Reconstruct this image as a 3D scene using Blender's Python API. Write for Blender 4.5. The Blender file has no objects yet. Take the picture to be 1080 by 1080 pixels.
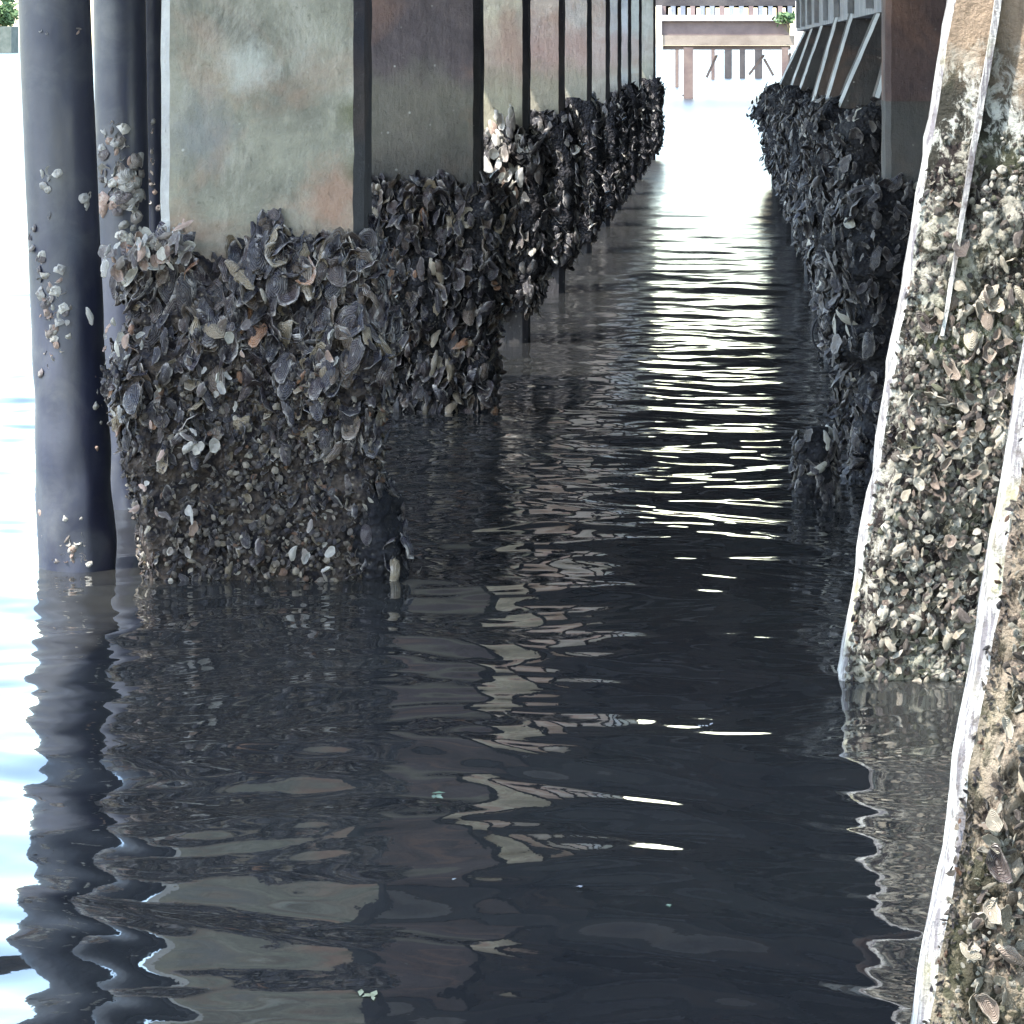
import bpy, math, random
import numpy as np
from mathutils import Vector, Matrix, noise
random.seed(7); RNG = np.random.default_rng(7)
S = bpy.context.scene
C = S.collection
R = math.radians
F, HX, HY, CAMH = 4000.0, 775.0, 48.0, 1.17      # focal length in px, horizon point, camera height

def XZ(px, py, d): return (px-HX)*d/F, CAMH-(py-HY)*d/F

# ------------------------------------------------------------------ tagging
def tag(o, label=None, cat=None, group=None, kind=None):
    if label: o['label'] = label
    if cat: o['category'] = cat
    if group: o['group'] = group
    if kind: o['kind'] = kind
    return o
def empty(name, loc, label, cat, group=None):
    o = bpy.data.objects.new(name, None); C.objects.link(o)
    o.empty_display_size = .2; o.location = loc
    return tag(o, label, cat, group)
def link(name, me, mats, parent=None, loc=(0, 0, 0)):
    o = bpy.data.objects.new(name, me); C.objects.link(o)
    if mats is not None:
        for m in (mats if isinstance(mats, (list, tuple)) else [mats]): me.materials.append(m)
    if parent: o.parent = parent
    o.location = loc
    return o
def mesh_np(name, V, Q, uv=None, smooth=True, midx=None):
    """V (n,3); Q list/array of quads (m,4) (last index repeated = triangle not allowed)"""
    me = bpy.data.meshes.new(name)
    V = np.asarray(V, dtype=np.float32); Q = np.asarray(Q, dtype=np.int32)
    me.vertices.add(len(V)); me.vertices.foreach_set('co', V.ravel())
    me.loops.add(Q.size); me.loops.foreach_set('vertex_index', Q.ravel())
    me.polygons.add(len(Q))
    me.polygons.foreach_set('loop_start', np.arange(0, Q.size, Q.shape[1], dtype=np.int32))
    if midx is not None: me.polygons.foreach_set('material_index', np.asarray(midx, dtype=np.int32))
    me.polygons.foreach_set('use_smooth', np.full(len(Q), smooth, dtype=bool))
    if uv is not None:
        l = me.uv_layers.new(name='UVMap')
        l.data.foreach_set('uv', np.asarray(uv, dtype=np.float32)[Q.ravel()].ravel())
    me.update(calc_edges=True)
    return me

# ------------------------------------------------------------------ node helpers
class NT:
    def __init__(s, name):
        s.m = bpy.data.materials.new(name); s.m.use_nodes = True
        s.t = s.m.node_tree; s.t.nodes.clear()
        s.out = s.n('ShaderNodeOutputMaterial'); s.b = s.n('ShaderNodeBsdfPrincipled')
        s.l(s.b.outputs[0], s.out.inputs[0])
    def n(s, typ, **kw):
        x = s.t.nodes.new(typ)
        for k, v in kw.items(): setattr(x, k, v)
        return x
    def l(s, a, b): s.t.links.new(a, b)
    def put(s, sock, v):
        if isinstance(v, bpy.types.NodeSocket): s.l(v, sock)
        elif isinstance(v, tuple) and len(v) == 3 and sock.type == 'RGBA': sock.default_value = (*v, 1)
        else: sock.default_value = v
    def pos(s, scale=(1, 1, 1), off=(0, 0, 0)):
        g = s.n('ShaderNodeNewGeometry'); m = s.n('ShaderNodeMapping')
        m.inputs['Scale'].default_value = scale; m.inputs['Location'].default_value = off
        s.l(g.outputs['Position'], m.inputs[0]); return m.outputs[0]
    def noise(s, vec, scale, detail=6, rough=.6, dist=0):
        x = s.n('ShaderNodeTexNoise'); s.l(vec, x.inputs['Vector'])
        x.inputs['Scale'].default_value = scale; x.inputs['Detail'].default_value = detail
        x.inputs['Roughness'].default_value = rough; x.inputs['Distortion'].default_value = dist
        return x.outputs[0]
    def ramp(s, v, *stops, interp='LINEAR'):
        x = s.n('ShaderNodeValToRGB'); x.color_ramp.interpolation = interp
        e = x.color_ramp.elements
        while len(e) > 1: e.remove(e[-1])
        for i, (p, c) in enumerate(stops):
            k = e[0] if i == 0 else e.new(p)
            k.position = p; k.color = (*c, 1) if isinstance(c, tuple) else (c, c, c, 1)
        s.put(x.inputs[0], v); return x.outputs[0]
    def mix(s, f, a, b, mode='MIX'):
        x = s.n('ShaderNodeMix', data_type='RGBA', blend_type=mode)
        s.put(x.inputs[0], f); s.put(x.inputs[6], a); s.put(x.inputs[7], b); return x.outputs[2]
    def math(s, op, a, b=0.0, clamp=False):
        x = s.n('ShaderNodeMath', operation=op, use_clamp=clamp)
        s.put(x.inputs[0], a); s.put(x.inputs[1], b); return x.outputs[0]
    def z(s):
        g = s.n('ShaderNodeNewGeometry'); x = s.n('ShaderNodeSeparateXYZ'); s.l(g.outputs['Position'], x.inputs[0]); return x.outputs[2]
    def bump(s, h, strength, dist):
        x = s.n('ShaderNodeBump'); x.inputs['Strength'].default_value = strength; x.inputs['Distance'].default_value = dist
        s.put(x.inputs['Height'], h); s.l(x.outputs[0], s.b.inputs['Normal'])
    def fin(s, col, rough=.7, spec=.4):
        s.put(s.b.inputs['Base Color'], col); s.put(s.b.inputs['Roughness'], rough)
        s.b.inputs['Specular IOR Level'].default_value = spec
        return s.m

def concrete(name, base, dark, seed=0, rust=.35, green=.5, pink=0.0, wetline=.78, gz=(.8, 1.05), pale=None, stains=()):
    t = NT(name); p = t.pos(off=(seed*3.1, seed*1.7, seed*.9)); ps = t.pos((9, 9, 1.6), (seed*2.3, 0, seed))
    col = t.mix(t.ramp(t.noise(p, 5, 9, .68, .4), (.36, 0.), (.64, 1.)), dark, base)
    col = t.mix(t.ramp(t.noise(ps, 2.2, 6, .6), (.50, 0.), (.72, .4)), col, tuple(c*.5 for c in dark))        # run streaks
    if pale: col = t.mix(t.ramp(t.noise(t.pos((2, 2, .9)), 4.1, 9, .75, .6), (.48, 0.), (.64, .8)), col, pale)
    rm = t.math('MULTIPLY', t.ramp(t.noise(p, 3.3, 5, .6, .8), (.5, 0.), (.66, 1.)), rust)
    col = t.mix(rm, col, (.36, .19, .12))
    zz = t.math('ADD', t.z(), t.math('MULTIPLY', t.math('SUBTRACT', t.noise(p, 6, 5, .6), .5), .3))
    def band(a, b, w, k):
        up = t.n('ShaderNodeMapRange'); t.l(zz, up.inputs[0]); up.inputs[1].default_value = a-w; up.inputs[2].default_value = a
        dn = t.n('ShaderNodeMapRange'); t.l(zz, dn.inputs[0]); dn.inputs[1].default_value = b; dn.inputs[2].default_value = b+w
        dn.inputs[3].default_value = 1; dn.inputs[4].default_value = 0
        return t.math('MULTIPLY', t.math('MULTIPLY', up.outputs[0], dn.outputs[0]), k)
    if pink: col = t.mix(band(gz[1]+.02, gz[1]+.22, .1, pink*.7), col, (.34, .22, .19))
    if green: col = t.mix(band(gz[0]-.4, gz[1], .12, green*.8), col, (.22, .22, .15))
    col = t.mix(band(-2, wetline-.4, .3, .97), col, (.014, .014, .018))                                       # tide-stained foot
    for (sx_, sy_, sz_, rad, c_, k_) in stains:
        g = t.n('ShaderNodeNewGeometry'); d_ = t.n('ShaderNodeVectorMath', operation='DISTANCE'); t.l(g.outputs['Position'], d_.inputs[0]); d_.inputs[1].default_value = (sx_, sy_, sz_)
        dd = t.math('ADD', d_.outputs['Value'], t.math('MULTIPLY', t.math('SUBTRACT', t.noise(p, 16, 7, .75), .5), rad*1.8))
        col = t.mix(t.math('MULTIPLY', t.ramp(t.math('DIVIDE', dd, rad), (.3, 1.), (1., 0.)), k_), col, c_)
    pk = t.n('ShaderNodeTexVoronoi'); t.l(p, pk.inputs['Vector']); pk.inputs['Scale'].default_value = 34
    spots = t.ramp(pk.outputs[0], (.10, 1.), (.17, 0.))
    col = t.mix(t.math('MULTIPLY', spots, t.ramp(t.noise(p, 14, 4), (.56, 0.), (.66, .6))), col, (.55, .55, .5))
    fn = t.noise(t.pos((1, 1, .8), (seed, 0, 0)), 55, 9, .85, 0)
    col = t.mix(t.ramp(fn, (.57, 0.), (.75, .4)), col, t.mix(.35, (.02, .02, .02), col))
    col = t.mix(t.ramp(fn, (.33, .22), (.42, 0.)), col, t.mix(.5, (.6, .6, .55), col))
    h = t.math('ADD', t.noise(p, 30, 9, .75), t.math('MULTIPLY', t.noise(ps, 5, 5, .6), .6))
    t.bump(t.math('SUBTRACT', h, t.math('MULTIPLY', t.ramp(fn, (.58, 0.), (.7, 1.)), .35)), .7, .012)
    return t.fin(col, t.ramp(t.noise(p, 8), (.3, .55), (.7, .9)), .35)

def shellmat(name, stops, rim=(.50, .46, .42), rimk=.9, rough=.3):
    t = NT(name); uv = t.n('ShaderNodeUVMap'); sx = t.n('ShaderNodeSeparateXYZ'); t.l(uv.outputs[0], sx.inputs[0])
    oi = t.n('ShaderNodeObjectInfo')
    rnd = t.math('FRACT', t.math('ADD', sx.outputs[1], oi.outputs['Random']))
    p = t.pos(); n1 = t.noise(p, 60, 6, .7, .5)
    col = t.ramp(rnd, *stops, interp='CONSTANT')
    col = t.mix(t.ramp(n1, (.35, 0.), (.65, .65)), col, t.mix(.5, col, (.11, .09, .075)))
    rings = t.math('SINE', t.math('MULTIPLY', t.math('ADD', sx.outputs[0], t.math('MULTIPLY', n1, .12)), 44))
    col = t.mix(t.math('MULTIPLY', t.ramp(rings, (.3, 0.), (1., 1.)), .16), col, t.mix(.5, col, rim))
    rf = t.math('MULTIPLY', t.ramp(sx.outputs[0], (.70, 0.), (.98, 1.)), t.ramp(t.noise(p, 30, 5, .75), (.48, 0.), (.64, rimk*.9)))
    col = t.mix(rf, col, rim)
    col = t.mix(t.ramp(t.noise(p, 14, 5, .65), (.6, 0.), (.72, .45)), col, (.10, .085, .07))    # silt
    t.bump(t.math('ADD', n1, t.math('MULTIPLY', rings, .25)), .8, .004)
    return t.fin(col, t.ramp(n1, (.3, rough-.12), (.7, rough+.2)), .5)

DARKS = [(0, (.005, .005, .014)), (.26, (.009, .008, .019)), (.50, (.020, .014, .022)), (.66, (.045, .031, .032)),
         (.78, (.085, .06, .045)), (.88, (.19, .15, .10)), (.955, (.38, .33, .26)), (.98, (.26, .13, .07))]
MUS = shellmat('oyster_dark', DARKS)
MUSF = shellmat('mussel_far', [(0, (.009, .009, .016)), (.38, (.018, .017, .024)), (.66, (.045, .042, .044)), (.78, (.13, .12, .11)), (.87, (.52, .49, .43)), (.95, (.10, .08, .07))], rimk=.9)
MUSR = shellmat('mussel_right', [(0, (.006, .006, .014)), (.4, (.016, .014, .023)), (.7, (.05, .046, .052)), (.87, (.20, .19, .19)), (.97, (.5, .48, .42))], rimk=.75)  # shell colours for the right-hand piles and stump
PALE = shellmat('oyster_pale', [(0, (.32, .28, .21)), (.22, (.17, .13, .10)), (.42, (.33, .29, .23)), (.6, (.06, .045, .04)), (.75, (.42, .39, .32)), (.86, (.20, .15, .12))], rim=(.5, .46, .38), rimk=.7, rough=.65)
BARN = shellmat('barnacle_cream', [(0, (.25, .235, .19)), (.2, (.07, .055, .045)), (.36, (.36, .34, .29)), (.52, (.022, .017, .018)), (.68, (.17, .125, .10)), (.8, (.46, .44, .38)), (.93, (.10, .105, .06))], rim=(.42, .40, .34), rimk=.55, rough=.7)
BARND = shellmat('barnacle_dull', [(0, (.09, .075, .065)), (.3, (.025, .021, .027)), (.58, (.15, .125, .10)), (.74, (.28, .24, .19)), (.84, (.14, .07, .04)), (.9, (.02, .018, .03)), (.96, (.42, .38, .31))], rim=(.3, .3, .28), rimk=.5, rough=.55)
WHT = shellmat('barnacle_white', [(0, (.40, .38, .35)), (.3, (.22, .19, .17)), (.5, (.55, .52, .46)), (.7, (.12, .10, .10)), (.82, (.42, .29, .23))], rim=(.6, .58, .52), rough=.6)

def crustmat(name, a, b, c):
    t = NT(name); p = t.pos()
    col = t.mix(t.ramp(t.noise(p, 26, 7, .7, .6), (.4, 0.), (.62, 1.)), a, b)
    v = t.n('ShaderNodeTexVoronoi'); t.l(p, v.inputs['Vector']); v.inputs['Scale'].default_value = 70
    col = t.mix(t.math('MULTIPLY', t.ramp(v.outputs[0], (.1, 1.), (.3, 0.)), t.ramp(t.noise(p, 12, 4), (.45, 0.), (.6, .8))), col, c)
    t.bump(t.math('ADD', t.noise(p, 55, 7, .7), v.outputs[0]), 1., .014)
    return t.fin(col, .8, .3)
CRD = crustmat('crust_dark', (.008, .008, .012), (.022, .021, .024), (.12, .11, .10))
CRM = crustmat('crust_mud', (.008, .007, .011), (.075, .058, .047), (.26, .22, .17))
CRP = crustmat('crust_pale', (.014, .011, .011), (.10, .08, .055), (.40, .37, .28))
CRC = crustmat('crust_violet', (.016, .010, .013), (.10, .065, .055), (.36, .30, .24))

# ------------------------------------------------------------------ shell prototypes
def shell_proto(seed, nr=5, nt=14, asp=.55, cup=.28, point=.35, frill=.09, thick=.05):
    rg = random.Random(seed); ph = [rg.uniform(0, 6.28) for _ in range(6)]; am = [rg.uniform(.3, 1) for _ in range(6)]
    bend = rg.uniform(-.3, .3); curl = rg.uniform(-.35, .25); skew = rg.uniform(-.25, .25)
    V = []; U = []
    def pt(r, th, side):
        ol = 1+sum(am[k]*(.085-.008*k)*math.sin((k+2)*th+ph[k]) for k in range(5))
        x = math.cos(th)*asp*ol; y = math.sin(th)*ol
        x *= 1-point*max(0, y)**1.3
        x, y = x*r, y*r
        x += bend*(y*y)
        z = cup*(1-r*r)+frill*r*r*(math.sin(5*th+ph[5])*.5+.3*math.sin(9*th+ph[3]))+.022*math.sin(r*16+ph[1])+curl*y*abs(y)*.6+skew*x*y
        return (x, y, z-side*thick*(1.1-r*.7))
    for side in (0, 1):
        for i in range(nr):
            r = .12+(i/(nr-1))**.85*.88
            for j in range(nt):
                V.append(pt(r, 2*math.pi*j/nt, side)); U.append(r)
    Q = []
    n = nr*nt
    for side in (0, 1):
        b = side*n
        for i in range(nr-1):
            for j in range(nt):
                a, c = b+i*nt+j, b+i*nt+(j+1) % nt
                q = (a, a+nt, c+nt, c); Q.append(q if side == 0 else q[::-1])
        for j in range(1, nt-2, 2):                              # centre cap
            q = (b, b+j, b+j+1, b+j+2); Q.append(q[::-1] if side == 1 else q)
    for j in range(nt):                                           # rim
        a, c = (nr-1)*nt+j, (nr-1)*nt+(j+1) % nt
        Q.append((a, a+n, c+n, c))
    return np.array(V, np.float32), np.array(Q, np.int32), np.array(U, np.float32)
def barnacle_proto(seed, nt=8):
    rg = random.Random(seed); V = []; U = []
    for (r, z, u) in ((1, 0, .3), (.7, .4, .7), (.36, .62, 1.), (.16, .45, .1)):
        for j in range(nt):
            q = 1+rg.uniform(-.28, .28); th = 2*math.pi*j/nt
            V.append((math.cos(th)*r*q, math.sin(th)*r*q, z*(1+rg.uniform(-.15, .15)))); U.append(u)
    Q = [(i*nt+j, i*nt+(j+1) % nt, (i+1)*nt+(j+1) % nt, (i+1)*nt+j) for i in range(3) for j in range(nt)]
    b = 3*nt
    for j in range(1, nt-2, 2): Q.append((b, b+j, b+j+1, b+j+2))
    return np.array(V, np.float32), np.array(Q, np.int32), np.array(U, np.float32)
HI = [shell_proto(i, 6, 16, asp=.36+.10*(i % 4), cup=(.2, -.3, .26, -.22)[i % 4]*(1+.2*(i % 3)), point=.05+.12*(i % 3), frill=.09+.07*(i % 3)) for i in range(8)]
LO = [shell_proto(40+i, 3, 8, asp=.42+.12*(i % 3), cup=.26 if i % 2 else -.26, point=.3, frill=.08, thick=.1) for i in range(5)]
BA = [barnacle_proto(80+i) for i in range(5)]

def frame(nrm, tilt, roll, twist=.0):
    n = np.array(nrm)+np.array([random.gauss(0, tilt), random.gauss(0, tilt*.6), random.gauss(0, tilt)])
    n /= np.linalg.norm(n)
    up = np.array([random.gauss(0, roll), random.gauss(0, roll*.5), 1.0 if random.random() < .8 else -1.0])
    w = np.cross(up, n); w /= np.linalg.norm(w); v = np.cross(n, w)
    return np.stack([w, v, n], axis=1)
class Scatter:
    def __init__(s): s.V = []; s.Q = []; s.U = []; s.n = 0; s.items = []
    def add(s, proto, M, pos, size): s.items.append((proto, M, np.array(pos), size))
    def bake(s, items):
        V = []; Q = []; U = []; n = 0
        for (pr, M, pos, size) in items:
            v, q, u = pr
            V.append((v*size)@M.T+pos); Q.append(q+n); n += len(v)
            U.append(np.stack([u, np.full(len(u), random.random(), np.float32)], 1))
        return np.concatenate(V), np.concatenate(Q), np.concatenate(U)
PROTO_ME = {}
def build_scatter(sc, parent, mats, stuffname, partname, nind, stufflabel=None):
    """the largest nind shells facing the viewer side become parts, the rest one stuff part"""
    items = sc.items
    order = sorted(range(len(items)), key=lambda i: -(items[i][3]*(1.0-.6*(items[i][2][1] > .02))*(1+.5*(items[i][2][1] < -.05))))
    ind = set(order[:nind])
    rest = [items[i] for i in range(len(items)) if i not in ind]
    V, Q, U = sc.bake(rest)
    o = link(stuffname, mesh_np(stuffname, V, Q, U), mats, parent); tag(o, stufflabel, kind='stuff')
    for i in sorted(ind):
        pr, M, pos, size = items[i]
        key = (id(pr), mats.name)
        if key not in PROTO_ME:
            me = mesh_np(partname, pr[0], pr[1], np.stack([pr[2], np.zeros(len(pr[2]))], 1)); me.materials.append(mats); PROTO_ME[key] = me
        p = bpy.data.objects.new(partname, PROTO_ME[key]); C.objects.link(p); p.parent = parent
        mm = np.eye(4); mm[:3, :3] = M*size; mm[:3, 3] = pos
        p.matrix_local = Matrix(mm.tolist())

# ------------------------------------------------------------------ square piles
def column_mesh(W, D, ztop, cham, rake, jit, seed, zb=-.5, edge=(9,), shade_side=False):
    """origin at left-front corner foot; the left-front chamfer carries material slot 1"""
    c = cham
    path = [(c, 0), (W*.34, 0), (W*.67, 0), (W-c, 0), (W, c), (W, D-c), (W-c, D), (c, D), (0, D-c), (0, c)]
    nz = int((ztop-zb)/.035)+1; V = []; Q = []; mi = []
    for i in range(nz+1):
        z = zb+(ztop-zb)*i/nz
        for k, (x, y) in enumerate(path):
            q = jit*noise.noise(Vector((x*7+seed, y*7, z*9)))+jit*.7*noise.noise(Vector((x*30+seed, y*30, z*34)))
            V.append((x+rake*z+(q if k not in (1, 2) else 0), y+q*.6, z))
    n = len(path)
    for i in range(nz):
        for k in range(n):
            k2 = (k+1) % n
            Q.append((i*n+k, i*n+k2, (i+1)*n+k2, (i+1)*n+k)); mi.append(1 if k in edge else 2 if shade_side and k in (3, 4) else 0)  # right side faces take the slot with shade in its colour
    Q.append((nz*n+0, nz*n+3, nz*n+6, nz*n+7)); mi.append(0)
    return mesh_np('column', V, Q, smooth=False, midx=mi)
def perim(W, D, u, corner=.05):
    """u in 0..1 : right side (back to front), front (right to left), left side (front to back) -> point, outward normal"""
    L = D+W+D; s = u*L
    def raw(s):
        s = min(max(s, 0), L)
        if s < D: return (W, D-s)
        if s < D+W: return (W-(s-D), 0.)
        return (0., s-D-W)
    p = raw(s)
    def nr(s):
        if s < D: return np.array([1., 0.])
        if s < D+W: return np.array([0., -1.])
        return np.array([-1., 0.])
    n = sum(nr(s+corner*k) for k in (-1, -.5, 0, .5, 1)); n = n/np.linalg.norm(n)
    return p, n
def bulge_fn(spec, u, W, D):
    L = D+W+D; s = u*L
    bR, bF, bL = spec['b']
    w = .07
    def sm(x): x = min(max(x, 0), 1); return x*x*(3-2*x)
    a = sm((s-D+w)/(2*w)); b = sm((s-D-W+w)/(2*w))
    return bR*(1-a)+bF*a*(1-b)+bL*b
def prof(spec, u, z, seed):
    top = spec['top'](u) if callable(spec['top']) else spec['top']
    top += .05*noise.noise(Vector((u*9+seed, 3.3, seed)))
    lo = spec.get('lo', -.15)
    if z > top or z < lo: return 0.0
    t = min(1, (top-z)/.09)**.6
    b = min(1, (z-lo)/.12+.25) if lo > 0 else 1
    h = max(0, min(1, z/top)); low = spec.get('low', .55)
    return t*b*(low+(1-low)*min(1, h*1.6))
def crust(W, D, spec, rake, seed, parent, mat, name='crust', nu=90, nz=70, k=.72):
    top = (spec['top'] if not callable(spec['top']) else max(spec['top'](i/20) for i in range(21)))+.06
    lo = spec.get('lo', -.15)
    V = []
    for i in range(nz+1):
        z = lo+(top-lo)*i/nz
        for j in range(nu+1):
            u = j/nu
            (x, y), n = perim(W, D, u)
            b = bulge_fn(spec, u, W, D)*prof(spec, u, z, seed)
            q = .75+.5*noise.noise(Vector((x*6+seed, y*6, z*6)))+.45*noise.noise(Vector((x*22+seed, y*22, z*18)))+.2*noise.noise(Vector((x*60, y*60+seed, z*50)))
            off = b*k*q-(.045 if b <= 0 else -.001)
            V.append((x+n[0]*off+rake*z, y+n[1]*off, z))
    m = nu+1
    Q = [(i*m+j, i*m+j+1, (i+1)*m+j+1, (i+1)*m+j) for i in range(nz) for j in range(nu)]
    return link(name, mesh_np(name, V, Q), mat, parent)
def scatter_on(W, D, spec, rake, seed, N, protos, smin, smax, sc=None, tilt=.5, roll=.35, zpow=1., urange=(0, 1), zr=None, small_low=False, deep=.5):
    sc = sc or Scatter(); tries = 0; lo = spec.get('lo', -.12); cnt = 0
    mt = spec['top'](.5) if callable(spec['top']) else spec['top']
    while cnt < N and tries < N*6:
        tries += 1
        u = random.uniform(*urange); z = random.uniform(*(zr or (lo, mt+.08)))
        (x, y), n = perim(W, D, u)
        p = prof(spec, u, z, seed)
        if p <= 0.02: continue
        b = bulge_fn(spec, u, W, D)*p
        q = .8+.5*noise.noise(Vector((x*6+seed, y*6, z*6)))
        off = b*(deep+(1-deep)*random.random())*q+.004
        s = smin+(smax-smin)*random.random()**1.6
        if small_low and z < small_low: s *= .55+.3*random.random()
        M = frame((n[0], n[1], random.uniform(-.35, .5)), tilt, roll)
        sc.add(random.choice(protos), M, (x+n[0]*off+rake*z, y+n[1]*off, z), s); cnt += 1
    return sc

LEFTG = 'square concrete piles of the left row'
def square_pile(xl, d, W, D, ztop, mats, label, group, rake=0., cham=.02, jit=.0025, seed=1, name='concrete_pile', edge=(9,)):
    e = empty(name, (xl, d, 0), label, 'pile', group)
    link('column', column_mesh(W, D, ztop, cham, rake, jit, seed, edge=edge, shade_side=len(mats) > 2), mats, e)
    return e

EDGE = concrete('edge_sky_light', (.50, .49, .45), (.30, .29, .27), 5, .05, .12, wetline=.6, gz=(.5, .6))  # sky light on the left chamfer, put into a paler colour
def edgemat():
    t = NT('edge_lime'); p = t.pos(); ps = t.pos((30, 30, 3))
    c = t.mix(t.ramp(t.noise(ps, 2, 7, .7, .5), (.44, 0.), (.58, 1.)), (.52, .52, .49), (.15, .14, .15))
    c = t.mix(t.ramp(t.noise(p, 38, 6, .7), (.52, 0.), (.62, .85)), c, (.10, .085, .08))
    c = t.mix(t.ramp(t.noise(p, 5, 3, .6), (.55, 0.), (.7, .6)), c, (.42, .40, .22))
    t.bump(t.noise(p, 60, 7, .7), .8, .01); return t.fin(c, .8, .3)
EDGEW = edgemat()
def lichenmat(name, tan, a, b, zt):
    t = NT(name); p = t.pos(); ps = t.pos((1.2, 1.2, .75))
    n = t.noise(ps, 34, 8, .72, .6); m = t.noise(ps, 9, 6, .65, .8)
    k = t.math('ADD', t.math('MULTIPLY', n, .62), t.math('MULTIPLY', m, .38))
    c = t.mix(t.ramp(k, (.47, 0.), (.5, .5), (.53, 1.)), a, b)
    c = t.mix(t.ramp(t.noise(p, 4, 4, .6), (.45, 0.), (.65, .5)), c, t.mix(.5, c, (.22, .25, .12)))
    zz = t.math('ADD', t.z(), t.math('MULTIPLY', t.math('SUBTRACT', t.noise(p, 9, 6, .7), .5), .35))
    x = t.n('ShaderNodeMapRange'); t.l(zz, x.inputs[0]); x.inputs[1].default_value = zt-.07; x.inputs[2].default_value = zt+.05
    tn = t.mix(t.ramp(t.noise(t.pos((6, 6, 1.5)), 4, 7, .7), (.4, 0.), (.65, 1.)), tan, tuple(q*.5 for q in tan))
    c = t.mix(x.outputs[0], c, tn)
    t.bump(t.math('ADD', k, t.noise(p, 90, 5, .7)), 1., .012); return t.fin(c, .85, .25)
DECKZ = 2.4

SIDE_SHADE = concrete('side_shade', (.045, .042, .05), (.02, .02, .026), 71, .1, .1, wetline=.3)  # shade of the right side faces, put into a near-black colour
# ---- left row
leftd = [8.3, 12.1, 14.9, 17.97, 21.4, 24.5, 27.0, 29.6, 33.0, 38.8]
XR = -.813; W0 = .446; D0 = .21
tints_with_light = [((.28, .265, .20), (.14, .132, .105), .4, .1, 0., (.37, .345, .28)),
         ((.15, .12, .12), (.075, .062, .068), .35, .5, 0., None),  # second pile: its shade is put into darker base colours
         ((.58, .52, .40), (.38, .33, .27), .4, .75, .75, (.66, .62, .45)),  # from here on, light from the open left is put into brighter base colours
         ((.54, .44, .36), (.34, .28, .25), .45, .85, .9, None),
         ((.55, .48, .42), (.36, .33, .3), .4, .75, .8, None),
         ((.58, .54, .48), (.42, .38, .35), .5, .5, .7, None),
         ((.55, .55, .52), (.40, .40, .40), .3, .5, .8, None),
         ((.55, .57, .60), (.4, .42, .45), .3, .5, .8, None),
         ((.52, .54, .52), (.38, .40, .38), .4, .4, .8, None),
         ((.50, .50, .46), (.36, .36, .32), .3, .6, .3, None)]
ords = ['grey green concrete pile beside the round black piles, oysters down to its foot',
        'dark shaded concrete pile directly behind the grey green oyster pile',
        'cream concrete pile with pale open oysters climbing its face, third from the front left',
        'pinkish concrete pile with a green tide band, fourth from the front left',
        'greyish pink concrete pile, fifth from the front of the left row',
        'pale buff concrete pile, sixth from the front of the left row',
        'slim looking pale pile, seventh from the front of the left row',
        'bluish white concrete pile, eighth from the front of the left row',
        'greenish pale concrete pile, second from the far end of the left row',
        'farthest concrete pile of the left row, next to the white channel']
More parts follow.
